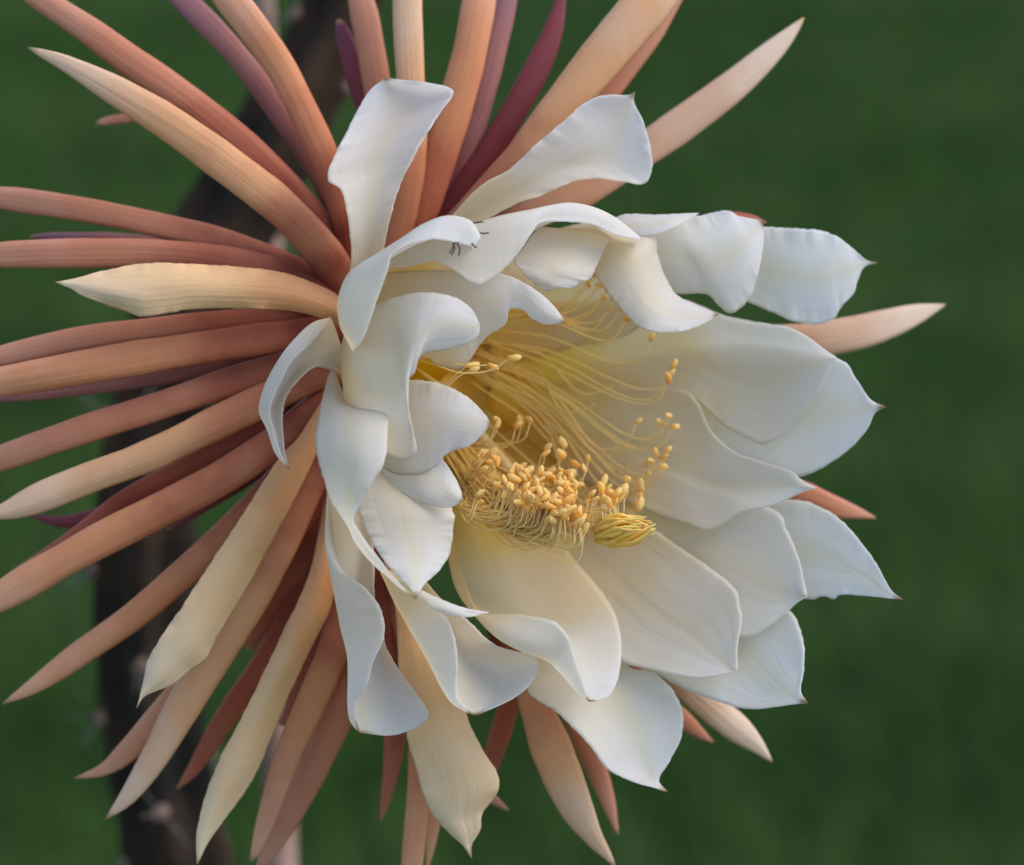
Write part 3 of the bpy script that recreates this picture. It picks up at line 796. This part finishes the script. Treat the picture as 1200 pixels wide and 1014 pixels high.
# long ones lying along the far wall, tips hooked up
HOOK = [(764, 398), (787, 430), (783, 440), (781, 447), (745, 495), (784, 488), (779, 497), (786, 500), (781, 530), (775, 537), (766, 541), (757, 545),
        (770, 533), (753, 573), (776, 546), (750, 583), (742, 592), (760, 556)]
for (x, y) in HOOK:
    ry = 385 + (y - 398) * .30 + U_(-8, 8)
    stamen([(U_(545, 575), ry, -32), (640, ry + (y - ry) * .45 + U_(-6, 6), -31), (x - 48, y + 24 + U_(-3, 5), -22), (x - 10, y + 20 + U_(-3, 3), -15), (x, y, -10)], r=.00025, asz=.0021)
for k in range(9):
    x = U_(690, 770); y = U_(440, 560)
    stamen([(U_(545, 575), U_(385, 450), -33), (630, 395 + (y - 400) * .5 + U_(-6, 6), -33), (x - 40, y + 16, -25), (x - 8, y + 14, -20), (x, y + 8, -18)], r=.00024, asz=.0004)
# upper ones, tips behind the hanging petals
for (x, y) in [(698, 322), (706, 332), (714, 342), (722, 352), (728, 362), (735, 374), (690, 335), (705, 350), (715, 362)]:
    stamen([(U_(580, 610), U_(352, 375), -30), (640, 372 + U_(-10, 8), -25), (x - 26, y + 26, -14), (x, y, -2)], r=.00028)
# three that stick out at the near side
for pts in ([(478, 418, 10), (505, 426, 20), (540, 437, 30), (575, 434, 34), (598, 419, 36)],
            [(480, 424, 8), (500, 442, 18), (522, 452, 26), (536, 442, 28), (552, 434, 30)],
            [(476, 416, 12), (510, 420, 20), (545, 428, 28), (574, 428, 32)],
            [(478, 426, 8), (498, 438, 16), (520, 450, 22), (536, 438, 26), (548, 428, 28)]):
    stamen(pts, r=.00025, asz=.0021)

# --- style and stigma
sp = P(catmull(np.array([(515, 455, -34), (570, 520, -24), (630, 590, -2), (672, 618, 9), (702, 627, 14)], float), np.linspace(0, 4, 28)))
V, F, U = tube(sp, np.linspace(.0019, .0022, 28), 12)
mesh_obj('style', V, F, M_style, flower, U, origin=FO)
stig = empty('stigma', P(np.array([700., 627., 14.])) - FO)
stig.parent = flower
c0, c1 = np.array([697., 627., 14.]), np.array([767., 613., 24.])
NL = 32
for k in range(NL):
    th = 2 * math.pi * k / NL + .2
    inner = (.55, 1, .85, 1)[k % 4]
    pts = []
    ln = U_(.66, 1.03)
    sx_, tx, tz = U_(-4, 4), U_(-7, 6), U_(-2, 2)
    for q in np.linspace(0, 1, 8):
        rad = inner * 21 * math.sin(math.pi * min(q * .80 + .07, 1)) ** .7 * (1 - .28 * q)
        c = c0 + (c1 - c0) * q * ln
        a_ = th + .25 * q + .35 * q * q * math.sin(k * 2.7)
        pts.append((c[0] + .25 * rad * math.cos(a_), c[1] + rad * math.cos(a_) + sx_ * q + tx * q ** 3 + 1.6 * math.sin(9 * q + k * 1.9), c[2] + rad * .25 * math.sin(a_) + tz * q * q))
    W = P(catmull(np.array(pts), np.linspace(0, 7, 18)))
    qq = np.linspace(0, 1, 18)
    V, F, U = tube(W, .00066 * np.clip(np.sin(np.pi * (qq * .78 + .16)) * 1.15, .2, 1) * (1 + .3 * wob(qq, 6, k + 300)), 7)
    mesh_obj('stigma_lobe', V, F, M_stig, stig, U, origin=P(np.array([700., 627., 14.])))

# ------------------------------------------------------------------ the insect under the rolled petal
M_bug, _, b = simple('insect_shell', (.002, .002, .002), (.005, .004, .003), 500, .35, .2, .0002)
bo = np.array([546., 276., 40.])
BO = P(bo)
bug = empty('insect', BO)
tag(bug, 'tiny black insect with thread-thin legs poking out from a rolled white petal', 'insect')
def blob(name, c, r):
    vv = []
    for i in range(9):
        ph = math.pi * i / 8
        for j in range(10):
            t_ = 2 * math.pi * j / 10
            vv.append(P(np.array(c) + np.array([r[0] * math.cos(ph), r[1] * math.sin(ph) * math.cos(t_), r[2] * math.sin(ph) * math.sin(t_)])))
    mesh_obj(name, vv, grid_faces(9, 10, True), M_bug, bug, origin=BO)
blob('abdomen', (541, 274, 37.5), (6, 3.4, .8))
blob('thorax', (549, 274, 37.5), (3.4, 2.6, .7))
blob('head', (553.5, 273.5, 37.5), (2.2, 2, .5))
for pts in ([(549, 274, 37), (552, 263, 39.5), (566, 260, 42)], [(551, 272, 38), (555, 265, 41.5), (562.5, 273, 42.5), (573, 273.2, 42)],
            [(546, 276, 38), (540, 282, 44), (531.5, 285, 47), (531, 290, 48), (526.5, 297, 48)],
            [(547, 276, 38), (541, 282, 44), (532, 286, 47), (533, 291, 48), (529, 299, 48)],
            [(548, 276, 38), (543, 282, 44), (536, 285.5, 47), (539, 292, 48), (537.5, 300, 48)],
            [(552, 275, 38), (552, 283, 44), (555, 288, 46), (558.5, 290.5, 45)]):
    W = P(catmull(np.array(pts, float), np.linspace(0, len(pts) - 1, 14)))
    V, F, U = tube(W, .00021, 5)
    mesh_obj('leg', V, F, M_bug, bug, U, origin=BO)
